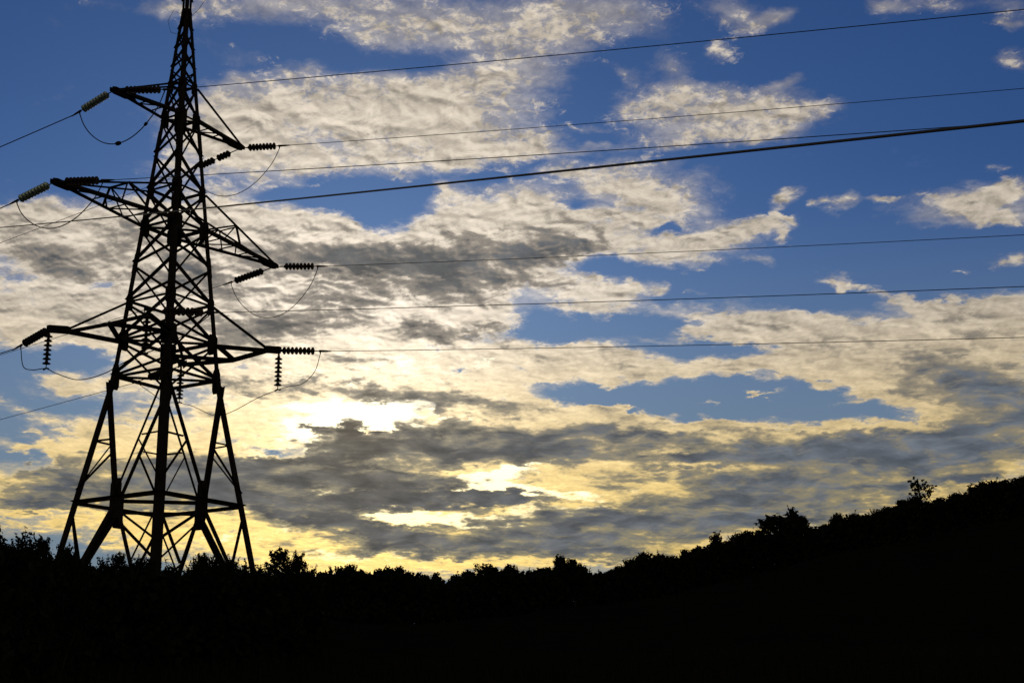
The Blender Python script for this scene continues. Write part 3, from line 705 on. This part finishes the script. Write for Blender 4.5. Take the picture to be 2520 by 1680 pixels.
loop([p, p.lerp(vA, .15) + Vector((0, 0, -.5)), p.lerp(vA, .5) + Vector((0, 0, -.38)), vA, vA.lerp(vB, .12) + Vector((0, 0, -.22)), vA.lerp(vB, .35) + Vector((0, 0, -.52)),
      vA.lerp(vB, .6) + Vector((0, 0, -.45)), vA.lerp(vB, .85) + Vector((0, 0, -.12)), vB, vB.lerp(q, .3) + Vector((0, 0, -.12)), vB.lerp(q, .65) + Vector((0, 0, -.15)), q],
     'long loop wire draped under the bottom left cross-arm through two upright strings', .015)
p = drop(END['lowC', 'l'], lowC); q = drop(END['lowD', 'r'], lowD)
loop([q, q.lerp(vD, .12) + Vector((0, 0, -.45)), q.lerp(vD, .4) + Vector((0, 0, -.52)), q.lerp(vD, .75) + Vector((0, 0, -.2)), vD, vD.lerp(vC, .2) + Vector((0, 0, -.2)), vD.lerp(vC, .45) + Vector((0, 0, -.56)),
      vD.lerp(vC, .62) + Vector((0, 0, -.62)), vD.lerp(vC, .85) + Vector((0, 0, -.2)), vC, vC.lerp(p, .35) + Vector((0, 0, -.2)), vC.lerp(p, .7) + Vector((0, 0, -.1)), p],
     'long loop wire draped under the bottom right cross-arm and past the pylon right leg', .012)
# thick cable passing closer to the camera
CAB = ((-11.059, 28.229, 10.237), (3.038, 7.555, 3.337))
m = MB(); n = 60; p, q = Vector(CAB[0]), Vector(CAB[1]); d = q - p
m.tube([d * (-1.2 + 3.2 * i / n) + Vector((0, 0, .12 * ((-1.2 + 3.2 * i / n - .5) ** 2 - .25))) for i in range(n + 1)], .0108, 8)
o = m.build('overhead_cable', M_RUBBER, None, True); o.location = p
tag(o, 'single thick black cable crossing the whole view in front of the pylon', 'cable')

# ================================================================== land
# top of each tree or bush on the skyline: x, y, z of its tip, width of its head, kind, label
SKYLINE = [
    (-9.37, 25.32, 3.4, 0.71, 'B', 'leafy bush at the far left edge, its top the highest left of the pylon'),
    (-8.92, 25.48, 3.34, 0.56, 'B', 'ragged bush left of the pylon, second from the left edge'),
    (-8.98, 26.52, 3.35, 0.58, 'B', 'ragged bush just left of the pylon left leg'),
    (-8.93, 27.59, 3.34, 0.38, 'B', 'small bush in front of the pylon outer left leg'),
    (-9.39, 29.54, 3.41, 0.46, 'B', 'low bush just right of the pylon outer left leg'),
    (-10.58, 34.41, 3.83, 0.64, 'B', '@under'),
    (-10.14, 34.54, 3.86, 0.64, 'B', '@under'),
    (-9.77, 34.65, 3.95, 0.49, 'B', '@under'),
    (-9.36, 34.76, 3.88, 0.64, 'B', '@under'),
    (-9.11, 34.83, 3.92, 0.49, 'B', '@under'),
    (-8.69, 34.94, 3.79, 0.53, 'B', '@under'),
    (-8.33, 36.05, 4.01, 0.5, 'B', '@under'),
    (-8.14, 36.09, 4.07, 0.28, 'B', '@under'),
    (-7.78, 36.17, 4, 0.65, 'B', '@under'),
    (-7.33, 36.27, 4.04, 0.76, 'B', '@under'),
    (-6.95, 36.34, 3.92, 0.61, 'B', '@under'),
    (-6.55, 36.42, 3.83, 0.44, 'B', '@under'),
    (-6.21, 37.49, 4.34, 1.06, 'B', 'big round bush standing right of the pylon outer right leg'),
    (-5.83, 37.55, 4.27, 0.67, 'B', 'shoulder of dark bush attached to the big round bush right of the pylon'),
    (-5.76, 39.58, 4.11, 0.54, 'B', '@low'),
    (-8.89, 65.4, 6.41, 0.78, 'R', '@low'),
    (-8.42, 65.46, 6.67, 0.89, 'R', '@low'),
    (-7.73, 65.55, 6.75, 1.01, 'R', '@low'),
    (-7.08, 65.62, 6.48, 0.66, 'R', '@low'),
    (-6.53, 65.68, 6.56, 0.7, 'R', '@low'),
    (-5.83, 65.74, 6.6, 0.97, 'R', '@low'),
    (-5.39, 65.78, 6.65, 0.85, 'R', '@low'),
    (-4.88, 65.82, 6.4, 0.97, 'R', '@low'),
    (-4.34, 65.86, 6.29, 0.78, 'R', '@low'),
    (-3.81, 65.89, 6.36, 0.66, 'R', '@low'),
    (-3.34, 65.92, 6.02, 0.58, 'R', '@low'),
    (-3.11, 71.93, 6.89, 0.93, 'R', '@low2'),
    (-2.44, 71.96, 7.05, 1.06, 'R', '@low2'),
    (-1.7, 71.98, 7.38, 1.27, 'R', '@low2'),
    (-1.13, 71.99, 7.21, 0.93, 'R', '@low2'),
    (-0.55, 72, 7.04, 0.85, 'R', '@low2'),
    (0.04, 72, 7.32, 1.06, 'R', '@low2'),
    (0.71, 72, 7.06, 0.76, 'R', '@low2'),
    (1.24, 71.99, 7.14, 0.85, 'R', '@low2'),
    (2.26, 71.96, 7.77, 0.64, 'P', 'slim pointed tree on the low skyline, left one of a pair near the centre'),
    (1.76, 71.98, 7.18, 0.85, 'R', '@low2'),
    (3.11, 71.93, 7.57, 1.1, 'R', 'broad twiggy tree on the low skyline, right one of a pair near the centre'),
    (3.91, 77.9, 7.83, 0.83, 'R', '@slope'),
    (4.81, 77.85, 7.46, 1.15, 'R', '@slope'),
    (5.42, 77.81, 7.58, 1.01, 'R', '@slope'),
    (5.99, 77.77, 7.8, 0.92, 'R', '@slope'),
    (6.45, 77.73, 8.13, 1.19, 'R', '@slope'),
    (6.96, 77.69, 8.41, 0.92, 'R', '@slope'),
    (7.41, 77.65, 8.49, 0.92, 'R', '@slope'),
    (8.08, 77.58, 8.43, 1.15, 'R', '@slope'),
    (8.52, 77.53, 8.15, 0.78, 'R', '@slope'),
    (9.04, 77.47, 8.32, 1.01, 'R', '@slope'),
    (9.48, 77.42, 8.63, 0.6, 'R', '@slope'),
    (9.97, 77.36, 8.66, 0.92, 'R', '@slope'),
    (10.62, 77.27, 8.78, 1.15, 'R', '@slope'),
    (11.3, 77.18, 9.5, 1.01, 'P', 'small fir-like pointed tree on the rising skyline, halfway up the right hillside'),
    (12.11, 79.08, 9.25, 0.8, 'R', '@slope'),
    (12.58, 79, 9.69, 0.99, 'R', '@slope'),
    (13.22, 78.9, 9.81, 0.99, 'R', '@slope'),
    (13.89, 78.78, 9.7, 0.94, 'R', '@slope'),
    (14.97, 78.59, 10.56, 1.98, 'R', 'large round dark tree on the right hillside skyline, leaning on a taller pointed one'),
    (15.76, 78.43, 11, 0.94, 'P', 'tall pointed tree on the right hillside, joined to a large round one'),
    (16.17, 78.35, 10.54, 1.18, 'R', 'rounded tree just right of the tall pointed tree on the hillside'),
    (17.02, 78.17, 9.91, 1.04, 'R', '@slope'),
    (17.55, 78.05, 10.02, 1.04, 'R', '@slope'),
    (18.14, 77.92, 10.41, 0.85, 'R', '@upper'),
    (18.5, 77.83, 10.58, 0.94, 'R', '@upper'),
    (19.02, 77.7, 10.6, 1.04, 'R', '@upper'),
    (19.75, 77.52, 10.48, 0.94, 'R', '@upper'),
    (20.24, 77.4, 10.73, 1.04, 'R', '@upper'),
    (20.89, 77.23, 10.84, 1.08, 'R', '@upper'),
    (21.55, 77.04, 11.17, 1.04, 'R', '@upper'),
    (22.07, 76.9, 11.32, 1.04, 'R', '@upper'),
    (22.63, 76.73, 12.55, 1.74, 'T', 'sparse small tree with separate leaf clusters against the sky, on the upper right hillside'),
    (23.17, 76.57, 10.94, 0.94, 'R', '@upper'),
    (23.77, 76.39, 11.18, 1.18, 'R', '@upper'),
    (24.44, 76.17, 11.42, 1.18, 'R', '@upper'),
    (25.17, 75.94, 11.85, 1.41, 'P', 'pointed bushy tree near the top of the right hillside'),
    (25.91, 75.69, 11.96, 0.71, 'R', '@upper'),
    (26.42, 75.51, 12.01, 0.94, 'R', '@upper'),
    (26.96, 75.32, 11.97, 1.04, 'R', '@upper'),
    (27.48, 75.13, 12.03, 1.04, 'R', '@upper'),
    (27.96, 74.96, 12.13, 1.18, 'R', '@upper'),
    (28.71, 74.67, 12.21, 1.41, 'R', '@upper'),
]

rng = np.random.default_rng(7)
sk = sorted((math.degrees(math.atan2(s[0], s[1])), math.hypot(s[0], s[1]), s[2]) for s in SKYLINE)
sk_az = np.array([s[0] for s in sk]); sk_r = np.array([s[1] for s in sk]); sk_z = np.array([s[2] for s in sk])
def ridge(az):
    """distance and height of the wooded crest in a given direction"""
    far = sk_r > 50
    top = np.interp(az, np.concatenate([[-40, -12], sk_az[far], [40]]), np.concatenate([[8.0, 8.0], sk_z[far], [14.5]]))
    rr = np.interp(az, [-30, -12, -8, 0, 6, 12, 30], [95, 90, 66, 72, 78, 80, 80])
    return rr, np.where(az < -10, 5.0, top - 2.5)
_raz = np.linspace(-60, 60, 241); _rr, _rz = ridge(_raz)
_rz = np.convolve(np.pad(_rz, 8, mode='edge'), np.ones(17) / 17, mode='valid')
def ground_z(x, y):
    r = math.hypot(x, y); az = math.degrees(math.atan2(x, y))
    rr = float(np.interp(az, _raz, _rr)); rz = float(np.interp(az, _raz, _rz))
    k = max(0.0, min(1.0, (100 - abs(az)) / 50.0))          # the rise fades out behind the camera
    h = float(np.interp(r, [0, 8, 20, 27, 36, 46, rr - 6, rr + 8, rr + 300, 6000], [-1.65, -1.6, -.5, .4, 1.1, 1.5, rz - .3, rz + .2, rz - 6, -20]))
    h = h * k + (1 - k) * -1.65
    if r > 3 and r < 400: h += (mnoise.noise(Vector((x * .08, y * .08, 0))) * .25 + mnoise.noise(Vector((x * .35, y * .35, 3))) * .08) * min(1, r / 20)
    return h
m = MB(); rad = [0.0] + [1.5 * 1.085 ** i for i in range(100)]; rad = [r for r in rad if r < 6000] + [6000.0]
NA = 288; m.v.append((0, 0, ground_z(0, 0)))
for r in rad[1:]:
    for k in range(NA):
        a = 2 * math.pi * k / NA; x, y = r * math.sin(a), r * math.cos(a); m.v.append((x, y, ground_z(x, y)))
for k in range(NA): m.f.append((0, 1 + (k + 1) % NA, 1 + k))
for i in range(len(rad) - 2):
    for k in range(NA):
        a, b = 1 + i * NA + k, 1 + i * NA + (k + 1) % NA
        m.f.append((a, b, b + NA, a + NA))
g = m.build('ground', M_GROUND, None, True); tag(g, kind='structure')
def shift(mb_pts, d): return [Vector(p) + d for p in mb_pts]

def leaves(centres, spread, per, size, rs, flat=.5):
    """many small pointed leaf blades scattered round the given centres -> vertices, faces"""
    c = np.repeat(np.asarray(centres, float), per, axis=0); n = len(c)
    sp = np.repeat(np.asarray(spread, float), per) if np.ndim(spread) else np.full(n, spread)
    d = rs.normal(size=(n, 3)); d /= np.linalg.norm(d, axis=1)[:, None]
    c = c + d * (sp * rs.random(n) ** .5)[:, None]
    u = rs.normal(size=(n, 3)); u /= np.linalg.norm(u, axis=1)[:, None]
    w = rs.normal(size=(n, 3)); w -= u * (u * w).sum(1)[:, None]; w /= np.linalg.norm(w, axis=1)[:, None]
    s = size * rs.uniform(.55, 1.25, n)[:, None]
    v = np.stack([c - u * s * .6, c + w * s * flat * .5 - u * s * .05, c + u * s * .6, c - w * s * flat * .5 - u * s * .05], 1).reshape(-1, 3)
    f = np.arange(4 * n).reshape(-1, 4)
    return v, f
def np_mesh(name, v, f, mat):
    me = bpy.data.meshes.new(name); n = len(f)
    me.vertices.add(len(v)); me.vertices.foreach_set('co', np.ascontiguousarray(v, dtype=np.float32).ravel())
    me.loops.add(4 * n); me.loops.foreach_set('vertex_index', f.astype(np.int32).ravel())
    me.polygons.add(n); me.polygons.foreach_set('loop_start', np.arange(0, 4 * n, 4, dtype=np.int32))
    me.materials.append(mat); me.update(calc_edges=True); me.validate(); return me
def make_tree(kind, seed):
    """crown and trunk meshes for a tree 1 wide-unit x 4.5 m tall; returns (trunk, crown, head half-width)"""
    rs = np.random.default_rng(seed); H = {'B': 3.0, 'R': 3.0, 'P': 3.0, 'T': 4.2}[kind]; W = {'B': .62, 'R': .8, 'P': .55, 'T': .85}[kind]
    t = MB(); cs = []; sp = []
    base = Vector((0, 0, 0)); nl = 9 if kind == 'B' else 12
    lean = Vector((rs.normal() * .05, rs.normal() * .05, 0))
    if kind != 'B':
        stem = [Vector((lean.x * z, lean.y * z, z)) + Vector((math.sin(z * 2 + seed) * .04, math.cos(z * 1.7 + seed) * .04, 0)) for z in np.linspace(-.3, H * .93, 9)]
        t.tube(stem, [.09 * (1 - i / 9.5) + .008 for i in range(9)], 6)
    if kind == 'T':
        for k in range(34):
            z0 = H * rs.uniform(.45, .85); a = rs.uniform(0, 2 * math.pi); ln = rs.uniform(.5, 1.0) * (1.25 - z0 / H) * 1.6
            p0 = Vector((lean.x * z0, lean.y * z0, z0)); e = p0 + Vector((math.cos(a) * ln * .75, math.sin(a) * ln * .75, ln * rs.uniform(.5, 1.1)))
            if e.z > H * .97: e.z = H * rs.uniform(.88, .97)
            mid = p0.lerp(e, .5) + Vector((0, 0, -.06)); t.tube([p0, mid, e], [.022, .014, .005], 4)
            for f in (.5, .78, 1.0):
                q = p0.lerp(e, f) + Vector(rs.normal(size=3) * .05); cs.append(q); sp.append(rs.uniform(.05, .11))
        for k in range(70):
            z0 = H * rs.uniform(.28, .64); a = rs.uniform(0, 6.28); r = rs.random() ** .5 * .8
            cs.append((math.cos(a) * r, math.sin(a) * r, z0)); sp.append(.22)
        v, f = leaves(cs, sp, 8, .13, rs, .7)
    else:
        n = {'B': 170, 'R': 170, 'P': 130}[kind]
        lumps = [(rs.uniform(0, 6.28), rs.uniform(.35, 1.0), rs.uniform(.12, .3)) for _ in range(7)]
        for k in range(n):
            z = rs.random() ** .8; a = rs.uniform(0, 6.28)
            if kind == 'P': prof = (1 - z) ** .75 * 1.05 + .05
            else: prof = min(1.0, (1 - z ** 2.6) ** .6 + .02)
            bulge = 1 + sum(s_ * math.exp(-((a - a_ + math.pi) % (2 * math.pi) - math.pi) ** 2 * 1.5 - (z - z_) ** 2 * 18) for a_, z_, s_ in lumps)
            r = W * prof * bulge * (rs.random() ** .45) * rs.uniform(.8, 1.08)
            zz = H * (.1 + .86 * z); cs.append((math.cos(a) * r + lean.x * zz, math.sin(a) * r + lean.y * zz, zz)); sp.append(rs.uniform(.12, .26) if kind == 'B' else rs.uniform(.16, .34))
        for k in range(nl):                                # limbs reaching into the head
            a = rs.uniform(0, 6.28); z0 = H * rs.uniform(.02, .3) if kind == 'B' else H * rs.uniform(.25, .7); z1 = min(H * .93, z0 + H * rs.uniform(.3, .6))
            p0 = Vector((0, 0, z0 if kind != 'B' else -.1)); r = W * rs.uniform(.3, .9)
            e = Vector((math.cos(a) * r, math.sin(a) * r, z1)); t.tube([p0, p0.lerp(e, .5) + Vector((0, 0, .1)), e], [.035, .022, .006], 5)
        v, f = leaves(cs, sp, 22 if kind == 'B' else 20, .085 if kind == 'B' else .15, rs, .6)
        tips = []                                          # loose sprigs that break the outline
        for k in range(30 if kind == 'B' else 14):
            a = rs.uniform(0, 6.28); z = rs.uniform(.5, 1.0); r = W * ((1 - z ** 2.6) ** .6 if kind != 'P' else (1 - z) ** .75) * .95
            p0 = Vector((math.cos(a) * r, math.sin(a) * r, H * (.1 + .86 * z))); d = Vector((math.cos(a) * .5 * (1 - z * .5), math.sin(a) * .5 * (1 - z * .5), .8)).normalized()
            ln = rs.uniform(.12, .34) * (1 if kind == 'B' else 1.2)
            t.tube([p0 - d * .2, p0 + d * ln], [.008, .003], 3)
            for q in np.linspace(.2, 1, 5): tips.append(p0 + d * ln * q)
        v2, f2 = leaves(tips, .05, 4, .08 if kind == 'B' else .11, rs, .5)
        f = np.concatenate([f, f2 + len(v)]); v = np.concatenate([v, v2])
    return t.mesh('trunk', M_BARK, True), np_mesh('crown', v, f, M_LEAF), float(np.percentile(v[:, 2], 99.95 if kind == 'B' else 99.7)), W
LIB = {k: [make_tree(k, 11 * i + ord(k)) for i in range(n)] for k, n in (('B', 5), ('R', 6), ('P', 3), ('T', 1))}
GEN = {'@under': ('low leafy bush in the dark row between and before the pylon legs', 'bush', 'bushes at the foot of the pylon'),
       '@low': ('small dark tree in the low skyline between the big round bush and the dip', 'tree', 'trees of the low skyline left of the dip'),
       '@low2': ('small dark tree in the low skyline between the dip and the pair of taller trees', 'tree', 'trees of the low skyline right of the dip'),
       '@slope': ('dark tree merged into the rising skyline of the lower right hillside', 'tree', 'trees on the lower right hillside'),
       '@upper': ('dark tree merged into the skyline of the upper right hillside', 'tree', 'trees on the upper right hillside')}
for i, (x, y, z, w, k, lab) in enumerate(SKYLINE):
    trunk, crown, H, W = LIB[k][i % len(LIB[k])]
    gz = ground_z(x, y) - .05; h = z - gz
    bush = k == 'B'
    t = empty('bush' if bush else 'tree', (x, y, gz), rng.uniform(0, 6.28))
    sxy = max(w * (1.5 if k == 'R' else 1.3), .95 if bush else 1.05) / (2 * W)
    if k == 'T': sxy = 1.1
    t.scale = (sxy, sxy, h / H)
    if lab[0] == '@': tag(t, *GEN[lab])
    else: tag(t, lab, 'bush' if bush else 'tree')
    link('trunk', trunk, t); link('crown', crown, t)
# dense scrub that fills the space under and behind the named trees
cs, sp = [], []
for az in np.arange(-26.5, 27, .16):
    j = np.argsort(np.abs(sk_az - az))[:3]
    tz = sk_z[j].min(); r0 = sk_r[j].mean() if abs(sk_az[j[0]] - az) < 2 else float(ridge(np.array(az))[0])
    elev = min(sk_z[q] / sk_r[q] for q in j)
    if np.ptp(sk_r[j]) > 8: r0 = sk_r[j[0]]
    for q in range(22):
        r = r0 + rng.uniform(-1.2, 2.2); x, y = r * math.sin(R(az + rng.uniform(-.1, .1))), r * math.cos(R(az)); g0 = ground_z(x, y)
        top = elev * r - (.2 if r0 > 50 else .42)
        if top > g0: cs.append((x, y, g0 + (top - g0) * rng.random() ** 1.15)); sp.append(.34 if r0 > 50 else .24)
v, f = leaves(cs, sp, 14, .24, rng, .8)
tag(link('undergrowth', np_mesh('undergrowth', v, f, M_LEAF)), 'dense dark scrub closing the gaps beneath the skyline trees', 'undergrowth', kind='stuff')
# rough grass over the rise in front of the camera
cs = []
for k in range(9000):
    a = R(rng.uniform(-32, 32)); r = rng.uniform(5, 44); x, y = r * math.sin(a), r * math.cos(a); cs.append((x, y, ground_z(x, y)))
cs = np.array(cs); n = len(cs) * 5; c = np.repeat(cs, 5, axis=0) + rng.normal(size=(n, 3)) * (.07, .07, 0)
hh = rng.uniform(.15, .42, n)[:, None]; a = rng.uniform(0, 6.28, n); u = np.stack([np.cos(a), np.sin(a), np.zeros(n)], 1) * .012
tipv = rng.normal(size=(n, 3)) * .09; tipv[:, 2] = 0
v = np.stack([c - u - (0, 0, .03), c + u - (0, 0, .03), c + u * .4 + (tipv + (0, 0, 1)) * hh, c - u * .4 + (tipv + (0, 0, 1)) * hh], 1).reshape(-1, 3)
tag(link('grass', np_mesh('grass', v, np.arange(4 * n).reshape(-1, 4), M_GRASS)), 'rough dark grass over the foreground rise', 'grass', kind='stuff')
